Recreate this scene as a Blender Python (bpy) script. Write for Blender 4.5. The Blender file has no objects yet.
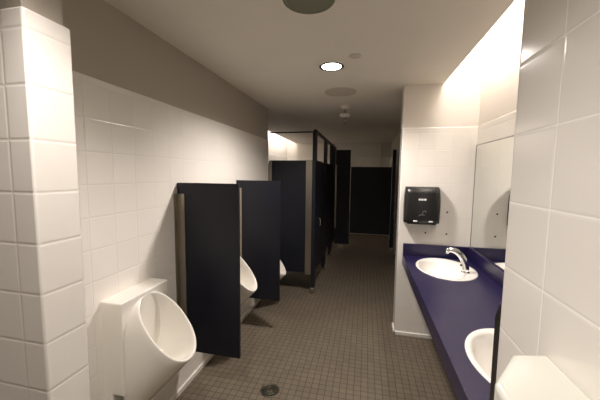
import bpy, bmesh, math, random
from mathutils import Vector, Matrix
random.seed(7)
S = bpy.context.scene
COL = S.collection
PI = math.pi

# ------------------------------------------------------------------ helpers
class MB:
    """collects shapes in one bmesh, builds ONE mesh object"""
    def __init__(s):
        s.bm = bmesh.new(); s.mats = []
    def _mi(s, m):
        if m is None: return 0
        if m not in s.mats: s.mats.append(m)
        return s.mats.index(m)
    def box(s, a, b, bevel=0.0, seg=2, m=None, smooth=False):
        lo = [min(a[i], b[i]) for i in range(3)]; hi = [max(a[i], b[i]) for i in range(3)]
        r = bmesh.ops.create_cube(s.bm, size=1.0)
        vs = r['verts']
        for v in vs:
            v.co = Vector([(lo[i]+hi[i])/2 + v.co[i]*(hi[i]-lo[i]) for i in range(3)])
        fs = set(f for v in vs for f in v.link_faces)
        if bevel > 0:
            es = set(e for v in vs for e in v.link_edges)
            r = bmesh.ops.bevel(s.bm, geom=list(es), offset=bevel, segments=seg, profile=0.5, affect='EDGES')
            fs = set(f for f in r['faces']) | set(f for f in fs if f.is_valid)
        mi = s._mi(m)
        for f in fs:
            f.material_index = mi; f.smooth = smooth
        return s
    def prism(s, pts, axis, a, b, bevel=0.0, seg=3, m=None, smooth=False):
        """pts 2D polygon in the two axes other than axis (cyclic order x,y,z), extruded a..b"""
        def P(p, c):
            if axis == 'x': return Vector((c, p[0], p[1]))
            if axis == 'y': return Vector((p[0], c, p[1]))
            return Vector((p[0], p[1], c))
        va = [s.bm.verts.new(P(p, a)) for p in pts]; vb = [s.bm.verts.new(P(p, b)) for p in pts]
        n = len(pts); fs = [s.bm.faces.new(va), s.bm.faces.new(vb[::-1])]
        for i in range(n): fs.append(s.bm.faces.new((va[i], vb[i], vb[(i+1) % n], va[(i+1) % n])))
        bmesh.ops.recalc_face_normals(s.bm, faces=fs)
        if bevel > 0:
            es = set(e for f in fs for e in f.edges)
            r = bmesh.ops.bevel(s.bm, geom=list(es), offset=bevel, segments=seg, profile=0.5, affect='EDGES')
            fs = set(r['faces']) | set(f for f in fs if f.is_valid)
        mi = s._mi(m)
        for f in fs: f.material_index = mi; f.smooth = smooth
        return s
    def loft(s, rings, cap0=False, cap1=False, smooth=True, m=None, closed=True):
        """rings: list of lists of Vector, same count, each a closed loop"""
        vr = [[s.bm.verts.new(p) for p in r] for r in rings]; fs = []
        n = len(vr[0])
        for k in range(len(vr)-1):
            for i in range(n if closed else n-1):
                j = (i+1) % n
                fs.append(s.bm.faces.new((vr[k][i], vr[k][j], vr[k+1][j], vr[k+1][i])))
        if cap0: fs.append(s.bm.faces.new(vr[0][::-1]))
        if cap1: fs.append(s.bm.faces.new(vr[-1]))
        bmesh.ops.recalc_face_normals(s.bm, faces=fs)
        mi = s._mi(m)
        for f in fs: f.smooth = smooth; f.material_index = mi
        return s
    def lathe(s, prof, c=(0, 0, 0), axis='z', n=40, cap0=False, cap1=False, m=None, smooth=True):
        rings = []
        for r, h in prof:
            ring = []
            for i in range(n):
                a = 2*PI*i/n; x, y = r*math.cos(a), r*math.sin(a)
                p = {'z': (x, y, h), 'y': (x, h, y), 'x': (h, x, y)}[axis]
                ring.append(Vector(p)+Vector(c))
            rings.append(ring)
        return s.loft(rings, cap0, cap1, smooth, m)
    def tube(s, pts, rad, n=14, caps=True, m=None, flat=None):
        pts = [Vector(p) for p in pts]
        if not isinstance(rad, (list, tuple)): rad = [rad]*len(pts)
        rings = []; up = None
        for i, p in enumerate(pts):
            t = (pts[min(i+1, len(pts)-1)] - pts[max(i-1, 0)]).normalized()
            if up is None:
                up = Vector((0, 0, 1)) if abs(t.z) < .9 else Vector((0, 1, 0))
            a = t.cross(up).normalized(); b = a.cross(t).normalized(); up = b
            k = flat[i] if flat else 1.0
            rings.append([p + a*math.cos(2*PI*j/n)*rad[i]*k + b*math.sin(2*PI*j/n)*rad[i] for j in range(n)])
        return s.loft(rings, caps, caps, True, m)
    def build(s, name, mat=None, parent=None, label=None):
        me = bpy.data.meshes.new(name)
        s.bm.to_mesh(me); s.bm.free()
        for m in (s.mats if s.mats else [mat]): me.materials.append(m)
        o = bpy.data.objects.new(name, me); COL.objects.link(o)
        if parent is not None: o.parent = parent
        if label: o['label'] = label
        return o

def tag(o, label, cat, group=None):
    o['label'] = label; o['category'] = cat
    if group: o['group'] = group
    return o
def thing(name, label, cat, loc=(0, 0, 0), group=None):
    o = bpy.data.objects.new(name, None); COL.objects.link(o); o.location = loc
    o.empty_display_size = .1
    return tag(o, label, cat, group)
def struct(o):
    o['kind'] = 'structure'; return o
def dup(root, loc, label):
    r = root.copy(); COL.objects.link(r); r.location = loc; r['label'] = label
    for ch in list(root.children):
        c = ch.copy(); COL.objects.link(c); c.parent = r
        for g in ch.children:
            d = g.copy(); COL.objects.link(d); d.parent = c
    return r

# ------------------------------------------------------------------ materials
def new_mat(name):
    m = bpy.data.materials.new(name); m.use_nodes = True
    nt = m.node_tree; b = nt.nodes['Principled BSDF']
    return m, nt, b
def simple(name, col, rough=.5, metal=0., spec=.5, noise=0., nscale=60, coat=0., bump=0.):
    m, nt, b = new_mat(name)
    b.inputs['Base Color'].default_value = (*col, 1); b.inputs['Roughness'].default_value = rough
    b.inputs['Metallic'].default_value = metal; b.inputs['Specular IOR Level'].default_value = spec
    if coat: b.inputs['Coat Weight'].default_value = coat; b.inputs['Coat Roughness'].default_value = .05
    if noise or bump:
        g = nt.nodes.new('ShaderNodeNewGeometry'); n = nt.nodes.new('ShaderNodeTexNoise')
        n.inputs['Scale'].default_value = nscale; n.inputs['Detail'].default_value = 4
        nt.links.new(g.outputs['Position'], n.inputs['Vector'])
        if noise:
            r = nt.nodes.new('ShaderNodeMapRange')
            r.inputs['To Min'].default_value = 1-noise; r.inputs['To Max'].default_value = 1+noise
            nt.links.new(n.outputs['Fac'], r.inputs['Value'])
            x = nt.nodes.new('ShaderNodeVectorMath'); x.operation = 'SCALE'
            x.inputs[0].default_value = col
            nt.links.new(r.outputs['Result'], x.inputs['Scale'])
            nt.links.new(x.outputs['Vector'], b.inputs['Base Color'])
        if bump:
            bp = nt.nodes.new('ShaderNodeBump'); bp.inputs['Strength'].default_value = bump
            bp.inputs['Distance'].default_value = .002
            nt.links.new(n.outputs['Fac'], bp.inputs['Height']); nt.links.new(bp.outputs['Normal'], b.inputs['Normal'])
    return m
def emit(name, col, strength):
    m, nt, b = new_mat(name)
    b.inputs['Base Color'].default_value = (.8, .8, .8, 1)
    b.inputs['Emission Color'].default_value = (*col, 1); b.inputs['Emission Strength'].default_value = strength
    return m
def tile_mat(name, col, grout, tu, tv, ux, uy, v0, gw, rough, var=.03, floor=False, tilt=.0, bump=.5, dirt=0.):
    m, nt, b = new_mat(name); N = nt.nodes; L = nt.links
    def math_(op, a, c=None, d=None):
        n = N.new('ShaderNodeMath'); n.operation = op
        for i, v in enumerate((a, c, d)):
            if v is None: continue
            if isinstance(v, (int, float)): n.inputs[i].default_value = v
            else: L.new(v, n.inputs[i])
        return n.outputs[0]
    g = N.new('ShaderNodeNewGeometry')
    sp = N.new('ShaderNodeSeparateXYZ'); L.new(g.outputs['Position'], sp.inputs[0])
    sn = N.new('ShaderNodeSeparateXYZ'); L.new(g.outputs['True Normal'], sn.inputs[0])
    ax = math_('DIVIDE', math_('SUBTRACT', sp.outputs[0], ux), tu)
    ay = math_('DIVIDE', math_('SUBTRACT', sp.outputs[1], uy), tu)
    if floor:
        u = ax; v = math_('DIVIDE', math_('SUBTRACT', sp.outputs[1], uy), tv)
    else:
        k = math_('GREATER_THAN', math_('ABSOLUTE', sn.outputs[0]), .6)
        u = math_('ADD', math_('MULTIPLY', ay, k), math_('MULTIPLY', ax, math_('SUBTRACT', 1, k)))
        v = math_('DIVIDE', math_('SUBTRACT', sp.outputs[2], v0), tv)
    def dist(q, t):
        f = math_('FRACT', q)
        return math_('MULTIPLY', math_('MINIMUM', f, math_('SUBTRACT', 1, f)), t)
    d = math_('MINIMUM', dist(u, tu), dist(v, tv))
    def ramp(a, c):
        r = N.new('ShaderNodeMapRange'); r.interpolation_type = 'SMOOTHSTEP'
        r.inputs['From Min'].default_value = a; r.inputs['From Max'].default_value = c
        L.new(d, r.inputs['Value']); return r.outputs['Result']
    mask = ramp(gw*.3, gw*.75); wide = ramp(gw*.2, gw*2.2)
    cv = N.new('ShaderNodeCombineXYZ'); L.new(math_('FLOOR', u), cv.inputs[0]); L.new(math_('FLOOR', v), cv.inputs[1])
    wn = N.new('ShaderNodeTexWhiteNoise'); wn.noise_dimensions = '3D'; L.new(cv.outputs[0], wn.inputs['Vector'])
    nz = N.new('ShaderNodeTexNoise'); nz.inputs['Scale'].default_value = 2.2 if floor else 6.; nz.inputs['Detail'].default_value = 5
    L.new(g.outputs['Position'], nz.inputs['Vector'])
    val = math_('ADD', math_('MULTIPLY_ADD', wn.outputs['Value'], 2*var, 1-var), math_('MULTIPLY', math_('SUBTRACT', nz.outputs['Fac'], .5), dirt))
    sc = N.new('ShaderNodeVectorMath'); sc.operation = 'SCALE'; sc.inputs[0].default_value = col; L.new(val, sc.inputs['Scale'])
    mx = N.new('ShaderNodeMix'); mx.data_type = 'RGBA'
    L.new(mask, mx.inputs['Factor']); mx.inputs['A'].default_value = (*grout, 1); L.new(sc.outputs[0], mx.inputs['B'])
    L.new(mx.outputs['Result'], b.inputs['Base Color'])
    if floor: b.inputs['Specular IOR Level'].default_value = .22
    L.new(math_('MULTIPLY_ADD', mask, rough-.75, .75), b.inputs['Roughness'])
    bp = N.new('ShaderNodeBump'); bp.inputs['Strength'].default_value = bump; bp.inputs['Distance'].default_value = .0015
    nz2 = N.new('ShaderNodeTexNoise'); nz2.inputs['Scale'].default_value = 14; L.new(g.outputs['Position'], nz2.inputs['Vector'])
    L.new(math_('ADD', wide, math_('MULTIPLY', nz2.outputs['Fac'], tilt)), bp.inputs['Height'])
    L.new(bp.outputs['Normal'], b.inputs['Normal'])
    return m

TILE = (.80, .77, .715); GROUT = (.71, .68, .62)
T_W, T_H, V0 = .1525, .1615, .1165
V1 = .1305
tile_left = tile_mat('tile_left', TILE, GROUT, T_W, T_H, 0, 1.155, V1, .0026, .16, tilt=.5, var=.012)
tile_stub = tile_mat('tile_stub', TILE, GROUT, .148, T_H, -1.0685, .6905, V0+.0125, .0034, .16, tilt=.4, var=.01)
tile_end = tile_mat('tile_end', TILE, (.735, .705, .65), T_W, T_H, .334, 3.065, V0, .0024, .16, tilt=.4, var=.012)
tile_pier = tile_mat('tile_pier', TILE, (.88, .87, .82), .1650, T_H, 0, .655, V1+.002, .0030, .16, tilt=.4, var=.01, bump=.3)
tile_back = tile_mat('tile_back', TILE, GROUT, T_W, T_H, 0, 0, V0, .0032, .2, tilt=.4)
tile_floor = tile_mat('tile_floor', (.155, .129, .096), (.066, .055, .041), .0535, .0535, .01, .02, 0, .0042, .42, var=.075, floor=True, tilt=.3, bump=.6, dirt=.35)
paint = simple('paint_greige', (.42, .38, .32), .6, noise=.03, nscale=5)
paint_cove_lit = simple('paint_cove_lit', (.70, .66, .605), .6, noise=.02, nscale=5)  # wall paint lightened to carry the cove wash in its colour
ceil_m = simple('ceiling_paint', (.85, .80, .71), .7, noise=.03, nscale=3)
white_base = simple('white_base', (.80, .78, .73), .3)
navy = simple('navy_laminate', (.0070, .0080, .0145), .45, spec=.38, noise=.35, nscale=900)
steel = simple('brushed_steel', (.38, .345, .285), .38, 1.0, noise=.08, nscale=40)
dark_metal = simple('dark_rail', (.06, .055, .048), .4, .6)
chrome = simple('chrome', (.82, .82, .82), .07, 1.0)
porc = simple('porcelain', (.77, .745, .685), .09, coat=.3)
porc_sink = simple('porcelain_sink', (.86, .84, .79), .1, coat=.3)
black_pl = simple('black_plastic', (.012, .012, .012), .34)
black_mat = simple('black_matte', (.008, .008, .008), .6)
grey_mark = simple('grey_mark', (.25, .25, .24), .5)
white_mark = simple('white_mark', (.85, .85, .85), .5)
enamel = simple('white_enamel', (.72, .725, .65), .14, coat=.3)
white_pl = simple('white_plastic', (.80, .76, .69), .45)
disc_pl = simple('disc_plastic', (.60, .55, .48), .5)
spk_pl = simple('speaker_grille', (.62, .575, .50), .6)
green_grille = simple('green_grey_grille', (.21, .215, .155), .6)
trim_m = simple('trim_dark', (.012, .011, .01), .5)
mirror_m = simple('mirror_glass', (.86, .88, .85), .015, 1.0)
mirror_edge = simple('mirror_edge', (.26, .25, .23), .3, .5)
brass = simple('drain_metal', (.10, .095, .06), .45, .8, noise=.3, nscale=80)
hole_m = simple('hole_dark', (.03, .025, .02), .7)
cove_w = simple('cove_white', (.80, .77, .72), .6)
LAMP = (1.0, .905, .845)
lens_m = emit('lamp_lens', (1.0, .95, .88), 14)
tube_m = emit('fluorescent', (1.0, .9, .76), 6)

# counter: deep violet-navy solid surface with pale flecks
def counter_mat():
    m, nt, b = new_mat('speckled_navy_counter'); N = nt.nodes; L = nt.links
    g = N.new('ShaderNodeNewGeometry')
    v = N.new('ShaderNodeTexVoronoi'); v.inputs['Scale'].default_value = 170; L.new(g.outputs['Position'], v.inputs['Vector'])
    n = N.new('ShaderNodeTexNoise'); n.inputs['Scale'].default_value = 60; n.inputs['Detail'].default_value = 6; L.new(g.outputs['Position'], n.inputs['Vector'])
    r = N.new('ShaderNodeMapRange'); r.inputs['From Min'].default_value = .10; r.inputs['From Max'].default_value = .18
    r.inputs['To Min'].default_value = 1; r.inputs['To Max'].default_value = 0
    L.new(v.outputs['Distance'], r.inputs['Value'])
    r2 = N.new('ShaderNodeMapRange'); r2.inputs['From Min'].default_value = .62; r2.inputs['From Max'].default_value = .72; L.new(n.outputs['Fac'], r2.inputs['Value'])
    mu = N.new('ShaderNodeMath'); mu.operation = 'MULTIPLY'; L.new(r.outputs[0], mu.inputs[0]); L.new(r2.outputs[0], mu.inputs[1])
    cr = N.new('ShaderNodeMix'); cr.data_type = 'RGBA'; L.new(n.outputs['Fac'], cr.inputs['Factor'])
    cr.inputs['A'].default_value = (.009, .0065, .036, 1); cr.inputs['B'].default_value = (.017, .012, .060, 1)
    mx = N.new('ShaderNodeMix'); mx.data_type = 'RGBA'; L.new(mu.outputs[0], mx.inputs['Factor'])
    L.new(cr.outputs['Result'], mx.inputs['A']); mx.inputs['B'].default_value = (.16, .14, .26, 1)
    L.new(mx.outputs['Result'], b.inputs['Base Color'])
    b.inputs['Roughness'].default_value = .3
    return m
counter_m = counter_mat()

# ------------------------------------------------------------------ main measurements (metres; camera eye at 1.65)
XL, XR, XE, XS, XP, XC = -1.31, 1.0, .334, .685, .348, -.982
YE, YL, YC1, YC2, YP = 3.065, 3.86, .692, .838, .824
ZC, ZT, ZTOP = 2.51, 2.108, 3.02
YF, XST, XCOVE, XCOR = 8.25, -2.24, -1.96, .62
TH = .012     # tile layer proud of the paint

def wall(name, a, b, tm, pm=paint, inset=(0, 0, 0, 0), top=ZC, tz=ZT, bev=.008):
    """tiled dado box a..b (footprint) + painted box above, set back by inset (x-, x+, y-, y+)"""
    m = MB()
    m.box((a[0], a[1], 0), (b[0], b[1], tz), bev, 3, m=tm, smooth=True)
    m.box((a[0]+inset[0], a[1]+inset[2], tz-.02), (b[0]-inset[1], b[1]-inset[3], top), m=pm)
    o = m.build(name)
    return struct(o)
t = TH
wall('wall_left', (-2.36, YC2-.01), (XL, YL), tile_left, paint, (0, t*.4, 0, t))
wall('wall_stub', (-2.36, YC1), (XC, YC2), tile_stub, paint, (0, t*1.6, t, t), tz=2.125, bev=.007)
wall('wall_end', (XE, YE), (XR+.12, YE+.18), tile_end, paint_cove_lit, (0, 0, t*.5, 0), top=ZTOP)
wall('wall_right', (XR, YP-.1), (XR+.12, YE+.02), tile_end, paint_cove_lit, (t*.5, 0, 0, 0), top=ZTOP)
wall('wall_pier', (XP, -1.7), (XR+.12, YP), tile_pier, paint_cove_lit, (t, 0, 0, t), top=ZTOP, tz=2.50, bev=.006)
wall('wall_corridor', (XCOR, YE+.17), (XR+.12, YF+.1), tile_back, paint, (t, 0, 0, 0))
wall('wall_far', (XST-.12, YF), (XR+.12, YF+.12), tile_back, paint_cove_lit, (0, 0, t, 0), top=ZTOP)
wall('wall_stalls', (XST-.12, YL-.05), (XST, YF+.05), tile_back, paint_cove_lit, (0, t, 0, 0), top=ZTOP)
wall('wall_entry', (-2.36, -1.82), (XR+.12, -1.7), tile_back, paint, (0, 0, 0, t))
wall('wall_entry_side', (-2.48, -1.8), (-2.36, YL), tile_back, paint, (0, t, 0, 0))
m = MB(); m.box((-2.5, -1.85, -.1), (XR+.15, YF+.15, 0))
struct(m.build('floor', tile_floor))
# ceiling: slab with two light coves cut into it
m = MB()
m.box((-2.48, -1.8, ZC), (XP+.1, YP, ZC+.06))
m.box((-2.48, YP, ZC), (XS, YE+.05, ZC+.06))
m.box((-2.48, YE+.05, ZC), (XR+.12, YL, ZC+.06))
m.box((XCOVE, YL, ZC), (XR+.12, YF, ZC+.06))
struct(m.build('ceiling', ceil_m))
m = MB()   # coves: white lined light troughs above the slots
m.box((XS-.17, YP-.02, ZC+.055), (XS-.15, YE+.02, ZTOP)); m.box((XS-.17, YP-.05, ZTOP-.02), (XR+.12, YE+.1, ZTOP+.03))
m.box((XCOVE+.18, YL-.04, ZC+.055), (XCOVE+.2, YF+.05, ZTOP)); m.box((XST-.1, YL-.04, ZTOP-.02), (XCOVE+.2, YF+.05, ZTOP+.03))
m.box((XST-.1, YL-.06, ZC), (XCOVE+.2, YL-.03, ZTOP))
struct(m.build('ceiling_cove', cove_w))
def baseboard(name, a, b):
    m = MB(); m.box((a[0], a[1], 0), (b[0], b[1], .045), .006, 2, smooth=True)
    return struct(m.build(name, white_base))
baseboard('baseboard_left', (XL-.01, YC2), (XL+.012, YL))
m = MB(); m.box((XE-.012, YE-.012, 0), (XR, YE+.01, .04), .006, 2, smooth=True); m.box((XE-.012, YE-.012, 0), (XE+.01, YE+.18, .04), .006, 2, smooth=True)
struct(m.build('baseboard_end', white_base))
baseboard('baseboard_far', (XST, YF-.012), (XCOR, YF+.01))

# ------------------------------------------------------------------ urinals
def rot_ring(c, e1, e2, a, b, p, n=56):
    out = []
    for i in range(n):
        th = 2*PI*i/n; ct, st = math.cos(th), math.sin(th)
        f = lambda q: math.copysign(abs(q)**(2/p), q)
        out.append(c + e1*(a*f(ct)) + e2*(b*f(st)))
    return out
def make_urinal(label):
    root = thing('urinal', label, 'urinal', (XL, 1.38, 0), 'urinals along the left wall')
    h = MB()      # back housing
    h.prism([(-.03, .26), (.050, .26), (.050, .485), (.122, .485), (.122, .985), (-.03, .985)], 'y', -.187, .18, .008, 3, smooth=False)
    h.build('housing', porc, root)
    b = MB()
    top = Vector((.112, 0, .968)); tip = Vector((.394, 0, .622))
    C = (top+tip)/2; d = (tip-top).normalized(); A = (tip-top).length/2; W = .147
    ey = Vector((0, 1, 0)); nrm = Vector((-d.z, 0, d.x)); nrm = nrm if nrm.z > 0 else -nrm
    fc = Vector((.10, 0, .632)); fd = Vector((0, 0, -1))
    foot = rot_ring(fc, fd, ey, .332, .177, 3.2)
    rim = rot_ring(C, d, ey, A, W, 2.15)
    rings = []
    for k in range(9):
        s_ = k/8
        rings.append([f.lerp(r_, s_) + (-nrm)*0.0 for f, r_ in zip(foot, rim)])
    def inner(q, dep, off=0):
        return rot_ring(C - nrm*dep + Vector((-.05, 0, -.09))*dep/.2, d, ey, (A-.017)*q, (W-.015)*q, 2.15)
    rings.append(rot_ring(C + nrm*.004, d, ey, A-.004, W-.003, 2.15))
    rings.append(rot_ring(C + nrm*.004, d, ey, A-.013, W-.011, 2.15))
    for q, dep in ((1, 0.003), (.975, .02), (.92, .05), (.83, .085), (.69, .115), (.5, .135), (.27, .146), (.06, .149)):
        rings.append(inner(q, dep))
    b.loft(rings, False, True)
    body = b.build('bowl', porc, root)
    dr = MB(); cpt = C - nrm*.147 + Vector((-.05, 0, -.09))*.74
    dr.tube([cpt, cpt+nrm*.006], .022, 20); dr.build('drain_strainer', chrome, root)
    return root
u1 = make_urinal('large white urinal nearest the camera, before the first dark screen')
dup(u1, (XL, 2.36, 0), 'white urinal half hidden between the two dark screens')
dup(u1, (XL, 3.335, -.19), 'farthest white urinal, hung lower, its lip and foot showing past the second screen')

# ------------------------------------------------------------------ urinal screens
def make_screen(label, y):
    root = thing('urinal_screen', label, 'urinal screen', (XL, y, 0), 'dark screens between the urinals')
    p = MB(); p.box((.004, -.011, .335), (.472, .011, 1.578), .002, 1); p.build('panel', navy, root)
    b = MB(); b.box((-.002, -.016, .36), (.062, -.0105, 1.50)); b.box((-.002, -.045, .36), (.003, -.0105, 1.50))
    for z in (.45, .93, 1.42): b.lathe([(.006, -.017), (.005, -.020), (.001, -.021)], (.042, 0, z), 'y', 12)
    b.build('wall_bracket', steel, root, 'brushed steel wall bracket strip')
    return root
s1 = make_screen('dark navy urinal screen standing nearest the camera beside the big urinal', 1.85)
dup(s1, (XL, 2.83, 0), 'dark navy urinal screen second from the camera, behind the first one')

# ------------------------------------------------------------------ toilet stalls (left row front plane x = -.67, far front y = 6.5)
XF = -.67
def panel(parent, name, a, b, mat=navy, label=None, bev=.002):
    m = MB(); m.box(a, b, bev, 1); return m.build(name, mat, parent, label)
def shoe(parent, x0, x1, y0, y1):
    m = MB(); m.box((x0, y0, 0), (x1, y1, .085), .004, 1); return m.build('shoe', steel, parent, 'steel floor shoe')
st = thing('toilet_stall', 'nearest dark toilet stall with wide side panel past the urinals', 'toilet stall', (0, 0, 0), 'toilet stalls in the left row')
panel(st, 'side_panel', (XL+.012, 3.868, .29), (-.703, 3.892, 1.83))
m = MB(); m.box((-.785, 3.86, .27), (-.703, 3.868, 1.835)); m.box((-.785, 3.892, .27), (-.703, 3.898, 1.835))
for z in (.5, 1.05, 1.6): m.lathe([(.007, 3.86), (.006, 3.857), (.001, 3.856)], (-.745, 0, z), 'y', 12)
m.build('channel', steel, st, 'steel channel strip at the panel edge')
m = MB(); m.box((XL+.004, 3.862, .29), (XL+.045, 3.868, 1.82)); m.build('channel', steel, st, 'steel wall strip')
pl = panel(st, 'pilaster', (XF-.032, 3.868, .08), (XF+.012, 3.985, 2.193))
shoe(pl, XF-.035, XF+.015, 3.865, 3.988)
dr = panel(st, 'stall_door', (XF-.015, 3.992, .29), (XF+.010, 4.82, 1.835))
m = MB(); yh = 4.10
m.tube([(XF+.008, yh, .915), (XF+.045, yh, .918), (XF+.05, yh, .93), (XF+.05, yh, 1.005), (XF+.045, yh, 1.017), (XF+.008, yh, 1.02)], .006, 10)
m.build('pull_handle', chrome, dr, 'small steel pull handle')
sb = thing('toilet_stall', 'second dark toilet stall along the left row, behind the nearest stall door', 'toilet stall', (0, 0, 0), 'toilet stalls in the left row')
panel(sb, 'side_panel', (XST+.01, 4.935, .29), (XF-.02, 4.96, 1.83))
pl = panel(sb, 'pilaster', (XF-.02, 4.825, .08), (XF+.012, 5.07, 2.193)); shoe(pl, XF-.023, XF+.015, 4.9, 5.0)
panel(sb, 'stall_door', (XF-.015, 5.075, .29), (XF+.010, 5.64, 1.835))
pl = panel(sb, 'pilaster', (XF-.02, 5.645, .08), (XF+.012, 6.02, 2.193)); shoe(pl, XF-.023, XF+.015, 5.8, 5.9)
panel(sb, 'infill_panel', (XF-.015, 6.05, .20), (XF+.010, 6.485, 2.188))
sc_ = thing('toilet_stall', 'dark toilet stall facing the camera at the far end of the aisle', 'toilet stall', (0, 0, 0))
pl = panel(sc_, 'pilaster', (XF+.012, 6.50, .10), (-.337, 6.53, 2.18)); shoe(pl, XF+.1, XF+.2, 6.497, 6.533)
m = MB(); m.box((XF+.016, 6.494, .45), (XF+.04, 6.5, 1.86)); m.build('edge_strip', steel, sc_, 'thin steel edge strip')
panel(sc_, 'stall_door', (-.325, 6.503, .36), (.528, 6.528, 1.815))
pl = panel(sc_, 'pilaster', (.535, 6.50, .08), (XCOR-.012, 6.53, 2.18)); shoe(pl, .54, .60, 6.497, 6.533)
m = MB()
m.box((XL+.012, 3.868, 2.195), (XF+.016, 3.892, 2.212), .003, 1)
m.box((XF-.022, 3.868, 2.195), (XF+.018, 6.53, 2.235), .003, 1)
tag(m.build('head_rail', dark_metal), 'dark metal head rail running along the tops of the stall fronts', 'rail')

m = MB(); m.tube([(.34, YF-.02, 0), (.34, YF-.02, ZC)], .018, 12)
tag(m.build('pipe', white_pl), 'thin pale vertical pipe on the far wall above the far stall door', 'pipe')

# ------------------------------------------------------------------ vanity counter, sinks, faucets
ZK = .85; XK = .384
SINKS = [(.691, 2.69), (.700, 1.355)]; SA, SB = .232, .305     # half axes along x, y
top = thing('vanity_countertop', 'long deep navy blue speckled vanity counter with two white sinks', 'countertop', (0, 0, 0))
def slab_with_holes():
    bm = bmesh.new()
    y0, y1 = YP+.002, YE-.002
    cuts = [y0, (SINKS[0][1]+SINKS[1][1])/2, y1]
    n = 48
    mb = MB(); mb.bm.free(); mb.bm = bm
    for (cx, cy), (ya, yb) in zip(SINKS[::-1], ((cuts[0], cuts[1]), (cuts[1], cuts[2]))):
        def outer(th):
            c, s_ = math.cos(th), math.sin(th)
            k = 1e9
            if c > 1e-9: k = min(k, (XR-.002-cx)/c)
            if c < -1e-9: k = min(k, (XK-cx)/c)
            if s_ > 1e-9: k = min(k, (yb-cy)/s_)
            if s_ < -1e-9: k = min(k, (ya-cy)/s_)
            return (cx+c*k, cy+s_*k)
        ths = [2*PI*i/n for i in range(n)]
        for X in (XK, XR-.002):
            for Y in (ya, yb): ths.append(math.atan2(Y-cy, X-cx) % (2*PI))
        ths = sorted(set(round(q, 6) for q in ths))
        rings = []
        inn = [(cx+SA*math.cos(q), cy+SB*math.sin(q)) for q in ths]; out = [outer(q) for q in ths]
        rings.append([Vector((x, y, ZK-.03)) for x, y in out])
        rings.append([Vector((x, y, ZK)) for x, y in out])
        rings.append([Vector((x, y, ZK)) for x, y in inn])
        rings.append([Vector((x, y, ZK-.03)) for x, y in inn])
        rings.append([Vector((x, y, ZK-.03)) for x, y in out])
        mb.loft(rings, smooth=False)
    return mb
slab_with_holes().build('counter_slab', counter_m, top)
m = MB(); m.box((XK-.002, YP+.003, .752), (XK+.024, YE-.003, ZK-.001), .003, 2); m.build('apron', counter_m, top)
m = MB(); m.box((XK, YE-.022, ZK-.002), (XR-.003, YE-.002, .969), .002, 1)
m.box((XR-.022, YP+.003, ZK-.002), (XR-.003, YE-.012, .969), .002, 1); m.build('backsplash', counter_m, top)
def make_sink(label, c):
    root = thing('sink', label, 'sink', (c[0], c[1], ZK), 'oval sinks in the counter')
    b = MB(); rings = []
    def ring(a_, b_, z, dx=0, n=64): return [Vector((dx+a_*math.cos(2*PI*i/n), b_*math.sin(2*PI*i/n), z)) for i in range(n)]
    rings.append(ring(SA+.004, SB+.004, .0008)); rings.append(ring(SA+.002, SB+.002, .006)); rings.append(ring(SA-.006, SB-.006, .008))
    rings.append(ring(SA-.016, SB-.016, .006, -.002)); rings.append(ring(SA-.05, SB-.038, .004, -.028))
    A_, B_ = SA-.058, SB-.046
    for k, z in ((1., -.002), (.965, -.02), (.92, -.05), (.84, -.085), (.68, -.115), (.44, -.135), (.2, -.142), (.13, -.144)): rings.append(ring(A_*k, B_*k, z, -.03))
    b.loft(rings, False, True); b.build('basin', porc_sink, root)
    d_ = MB(); d_.lathe([(.026, -.1435), (.024, -.138), (.016, -.1385), (.002, -.140)], (-.03, 0, 0), n=24, cap0=True, cap1=True); d_.build('drain', chrome, root, 'chrome drain')
    return root
sk = make_sink('white oval sink farther along the counter, under the black towel dispenser', SINKS[0])
dup(sk, (SINKS[1][0], SINKS[1][1], ZK), 'white oval sink nearer the camera, partly cut off by the tiled pier')
def make_faucet(label, y):
    root = thing('faucet', label, 'faucet', (.822, y, ZK+.0045), 'chrome faucets at the sinks')
    b = MB(); b.lathe([(.033, .003), (.033, .007), (.029, .012), (.026, .03)], n=28, cap0=True, cap1=True); b.build('base', chrome, root)
    s_ = MB(); pts = []; rad = []; fl = []
    for i in range(17):
        q = i/16; a = q*PI*.58
        pts.append((-.15*(1-math.cos(a))/(1-math.cos(PI*.58))*1.0, 0, .015 + .168*math.sin(min(a, PI/2)) - (.012*((a-PI/2)/.25)**2 if a > PI/2 else 0)))
        rad.append(.029 - .012*q); fl.append(1.0 + .15*q)
    s_.tube(pts, rad, 18, flat=fl); s_.build('spout', chrome, root)
    t_ = MB(); t_.tube([(-.143, 0, .172), (-.146, 0, .152)], .012, 14); t_.build('aerator', chrome, root)
    n_ = MB(); n_.lathe([(.010, .0), (.009, .006), (.002, .009)], (-.040, 0, .06), 'x', 12); n_.build('sensor_eye', black_pl, root, 'small dark sensor eye')
    return root
fa = make_faucet('chrome curved faucet rising from the back rim of the farther sink', 2.60)

# mirror on the right wall above the backsplash
mr = thing('mirror', 'large wall mirror above the counter reflecting the tiled end wall', 'mirror', (0, 0, 0))
m = MB(); m.box((XR-.008, YP+.02, .975), (XR-.001, YE-.013, 1.93)); m.build('glass', mirror_m, mr)
m = MB(); e = .007
m.box((XR-.0105, YE-.0135-e, .972), (XR-.001, YE-.0125, 1.934)); m.box((XR-.0105, YP+.02, 1.928), (XR-.001, YE-.0125, 1.936))
m.build('frame', mirror_edge, mr, 'thin dark mirror edging')

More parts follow.
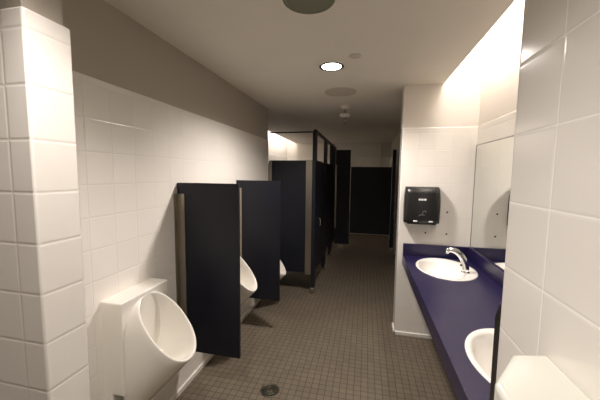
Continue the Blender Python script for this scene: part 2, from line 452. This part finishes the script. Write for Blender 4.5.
# ------------------------------------------------------------------ paper towel dispenser on the end wall
def make_dispenser(root, w, h, dpt, marks=True):
    """local: back at y=0, body towards -y, x centred, z from 0"""
    prof = []      # side profile (depth, z)
    b = MB(); rings = []
    n = 12
    for k in range(n+1):
        q = k/n; z = h*q
        wq = w/2*(1 - .085*max(0, (q-.45)/.55)**2 - .02*(1-q))
        dq = dpt*(.80 + .20*math.sin(PI*min(1, q*.72+.14)))
        if q > .9: dq *= 1-.35*((q-.9)/.1)**2
        ring = []
        ns = 14
        ring.append(Vector((-wq, 0, z)))
        for i in range(ns+1):
            s_ = -1+2*i/ns
            ex = abs(s_)**5
            ring.append(Vector((wq*s_*(1 if abs(s_) < 1 else 1), -dq*(1-.22*abs(s_)**2.5) if abs(s_) < 1 else -dq*.70, z)))
        ring.append(Vector((wq, 0, z)))
        rings.append(ring)
    b.loft(rings, True, True, smooth=True)
    cov = b.build('cover', black_pl, root)
    for p_ in cov.data.polygons:
        if abs(p_.normal.z) > .9: p_.use_smooth = False
    m = MB(); m.box((-w*.40, -dpt*.72, -.014), (w*.40, -.01, .002), .004, 2); m.build('towel_slot', black_mat, root)
    if marks:
        m = MB(); yy = -dpt*1.001
        xs = -.042
        for wd in (.012, .009, .010, .012, .008, .010, .012, .009):   # small pale wordmark, unreadable at this size
            m.box((xs, yy-.004, h*.635), (xs+wd*.62, yy+.02, h*.635+.017)); xs += .0088
        m.build('wordmark', white_mark, root, 'small white wordmark')
        m = MB()
        P_ = [(-.035, .065), (-.018, .078), (.002, .078), (.018, .074), (.0, .078), (.0, .098), (.004, .115), (.028, .115), (.026, .098)]
        m.tube([(x, -dpt*.985, z+.005) for x, z in P_], .0022, 6); m.build('hand_symbol', grey_mark, root, 'pale outline hand symbol')
        for x in (-.062, .075):
            m = MB(); m.box((x-.018, -dpt*.915, .014), (x+.018, -dpt*.70, .026), .001, 1); m.build('bottom_tab', white_mark, root, 'small pale tab at the lower edge')
    return root
d1 = thing('paper_towel_dispenser', 'black paper towel dispenser on the tiled end wall above the sink', 'towel dispenser', (.532, YE-.001, 1.194))
make_dispenser(d1, .325, .345, .13)
HL = ['small dark screw hole upper right of the trio beside the towel dispenser', 'small dark screw hole directly under the towel dispenser', 'small dark screw hole lower right of the trio, above the faucet']
for (x, z), lab in zip(((.776, 1.296), (.588, 1.085), (.780, 1.082)), HL):
    m = MB(); m.lathe([(.0085, -.0005), (.0075, -.003), (.0035, -.002), (.003, -.0008)], (x, YE, z), 'y', 16, True, True)
    tag(m.build('screw_hole', hole_m), lab, 'screw hole', 'screw holes in the end wall')
# second black dispenser on the far face of the pier (only its side edge shows)
d2 = thing('soap_dispenser', 'black dispenser mostly hidden behind the tiled pier, a thin dark edge', 'dispenser', (.377+.13, YP+.002, .975))
m = MB(); m.prism([(0, 0), (.10, 0), (.102, .27), (.08, .318), (.05, .328), (0, .328)], 'x', -.13, .13, .006, 2); m.build('case', black_pl, d2)
m = MB(); m.box((-.05, .045, -.0015), (.05, .08, .03), .006, 2); m.build('push_bar', black_mat, d2)

# hand dryer on the near pier face
hd = thing('hand_dryer', 'white enamel hand dryer with chamfered corners on the near tiled pier', 'hand dryer', (XP, .483, 1.055))
hp = [(0.001, -.14), (-.066, -.125), (-.133, -.028), (-.133, .028), (-.066, .125), (.001, .14)]
hp = [(0.001, -.145), (-.067, -.13), (-.133, -.03), (-.133, .03), (-.067, .125), (.001, .14)]
m = MB(); m.prism(hp, 'z', 0, .26, .010, 3, smooth=True); m.build('cover', enamel, hd)
m = MB(); m.lathe([(.035, 0), (.032, -.02), (.024, -.022), (.022, -.005)], (-.07, 0, 0.002), 'z', 24, True, True); m.build('nozzle', chrome, hd)

# ------------------------------------------------------------------ floor drain
fd = thing('floor_drain', 'round metal floor drain in the small floor tiles', 'drain', (-.666, 2.005, 0))
m = MB(); m.lathe([(.072, 0), (.072, .003), (.062, .0035), (.060, .0005)], n=40); m.build('ring', brass, fd)
m = MB(); m.lathe([(.060, .0008), (.001, .0008)], n=40, m=black_mat)
for i in range(8):
    a = PI*i/8
    c_, s_ = math.cos(a), math.sin(a)
    m.tube([(-.06*c_, -.06*s_, .0015), (.06*c_, .06*s_, .0015)], .0022, 6, m=brass)
for r_ in (.02, .04): m.lathe([(r_-.004, .001), (r_-.004, .003), (r_+.004, .003), (r_+.004, .001)], n=36, m=brass)
m.build('grate', None, fd)

# ------------------------------------------------------------------ ceiling fittings
def make_downlight(label, loc):
    root = thing('downlight', label, 'downlight', loc, 'recessed downlights')
    m = MB(); m.lathe([(.098, -.0005), (.098, -.003), (.090, -.004), (.078, -.002), (.078, .0)], n=48); m.build('trim_ring', trim_m, root, 'dark trim ring')
    m = MB(); m.lathe([(.0785, -.001), (.06, -.0015), (.002, -.002)], n=48, cap1=True); m.build('lens', lens_m, root, 'glowing white lens')
    return root
DL = (-.298, 2.435, ZC)
dl = make_downlight('glowing round recessed downlight in the middle of the ceiling', DL)
dl2 = dup(dl, (-.52, .48, ZC), 'recessed downlight overhead, above the top edge of the view')
dl3 = dup(dl, (-.9, -.9, ZC), 'recessed downlight behind the viewpoint near the entry')

def make_speaker(label, loc, r, gm, rm):
    root = thing('ceiling_speaker', label, 'ceiling speaker', loc)
    m = MB(); m.lathe([(r, -.0005), (r, -.005), (r-.008, -.009), (r-.016, -.006), (r-.016, -.002)], n=48); m.build('rim', rm, root)
    m = MB(); m.lathe([(r-.015, -.004), (r*.5, -.0055), (.002, -.006)], n=48, cap1=True); m.build('grille', gm, root)
    return root
make_speaker('dark greenish round ceiling disc cut by the top edge of the view', (-.302, 1.50, ZC), .130, green_grille, green_grille)
make_speaker('pale round flush ceiling speaker beyond the glowing downlight', (-.288, 3.17, ZC), .165, spk_pl, disc_pl)
m = MB(); m.lathe([(.044, -.0005), (.044, -.004), (.040, -.006), (.002, -.0065)], (-.104, 2.25, ZC), n=32, cap1=True)
tag(m.build('ceiling_sprinkler_cover', disc_pl), 'small flat round sprinkler cover plate right of the downlight', 'sprinkler cover')
sp = thing('ceiling_sprinkler', 'pale pendent sprinkler hanging from the ceiling above the aisle', 'sprinkler', (-.285, 3.82, ZC))
m = MB(); m.lathe([(.055, -.0005), (.055, -.006), (.048, -.03), (.03, -.04), (.012, -.045)], n=28, cap1=True); m.build('escutcheon', white_pl, sp)
m = MB(); m.lathe([(.020, -.04), (.020, -.10), (.030, -.105), (.030, -.13), (.022, -.14), (.018, -.17)], n=20, cap1=True); m.build('pipe', steel, sp)
m = MB(); m.lathe([(.064, -.10), (.062, -.135), (.03, -.145)], n=24, cap0=True, cap1=True); m.build('cup', white_pl, sp)
m = MB(); m.tube([(-.014, 0, -.155), (-.024, 0, -.18), (-.004, 0, -.215)], .004, 8); m.tube([(.014, 0, -.155), (.024, 0, -.18), (.004, 0, -.215)], .004, 8)
m.lathe([(.026, -.215), (.026, -.218), (.002, -.220)], n=20, cap0=True, cap1=True); m.build('deflector', steel, sp)

# ------------------------------------------------------------------ lights
def area(name, loc, sx, sy, power, col=LAMP, rot=(0, 0, 0), spread=PI):
    l = bpy.data.lights.new(name, 'AREA'); l.shape = 'RECTANGLE'; l.size = sx; l.size_y = sy
    l.energy = power; l.color = col; l.spread = spread
    o = bpy.data.objects.new(name, l); COL.objects.link(o); o.location = loc; o.rotation_euler = rot
    return o
def spot(name, loc, power, ang=150, blend=.5, col=LAMP, r=.05):
    l = bpy.data.lights.new(name, 'SPOT'); l.energy = power; l.color = col; l.spot_size = math.radians(ang); l.spot_blend = blend
    l.shadow_soft_size = r
    o = bpy.data.objects.new(name, l); COL.objects.link(o); o.location = loc
    return o
spot('downlight_lamp', (DL[0], DL[1], ZC-.03), 120, 150, .65, r=.08)
spot('downlight_lamp', (-.52, .48, ZC-.03), 54, 130, .7)
spot('downlight_lamp', (-.9, -.9, ZC-.03), 8, 140, .6)
# fluorescent tubes in the coves, tucked just above the ceiling edge
def cove_tube(label, x, z, y0, y1):
    m = MB(); m.tube([(x, y0, z), (x, y1, z)], .013, 12)
    return tag(m.build('fluorescent_tube', tube_m), label, 'fluorescent tube')
cove_tube('fluorescent tube hidden in the cove above the vanity counter', .80, 2.95, YP+.06, YE-.06)
cove_tube('fluorescent tube hidden in the cove above the toilet stalls', XCOVE+.02, 2.73, 5.6, 8.15)
area('cove_lamp', (.80, (YP+YE)/2, 2.93), .28, YE-YP-.12, 17)
area('cove_lamp', (XCOVE-.01, 6.9, 2.70), .05, 2.3, 15, rot=(0, math.radians(60), 0))

# ------------------------------------------------------------------ world, camera, view
w = bpy.data.worlds.new('World'); S.world = w; w.use_nodes = True
w.node_tree.nodes['Background'].inputs[0].default_value = (.0, .0, .0, 1)
cam = bpy.data.cameras.new('camera'); co = bpy.data.objects.new('camera', cam); COL.objects.link(co)
r_ = Vector((0.97559656, 0.21927085, 0.01147337)); u_ = Vector((-0.03059198, 0.08399656, 0.99599634)); w_ = Vector((-0.21742924, 0.9720416, -0.08865469))
M = Matrix((r_, u_, -w_)).transposed().to_4x4(); M.translation = Vector((0, 0, 1.65))
co.matrix_world = M
cam.sensor_width = 36; cam.lens = 293.4475*36/600; cam.clip_start = .02
S.camera = co
S.view_settings.view_transform = 'Standard'; S.view_settings.look = 'None'
S.view_settings.exposure = 0.40; S.view_settings.gamma = 1.0; S.view_settings.use_curve_mapping = False
S.cycles.use_denoising = True
S.cycles.max_bounces = 8; S.cycles.diffuse_bounces = 5; S.cycles.glossy_bounces = 4
S.cycles.caustics_reflective = False
S.cycles.sample_clamp_indirect = 3.0
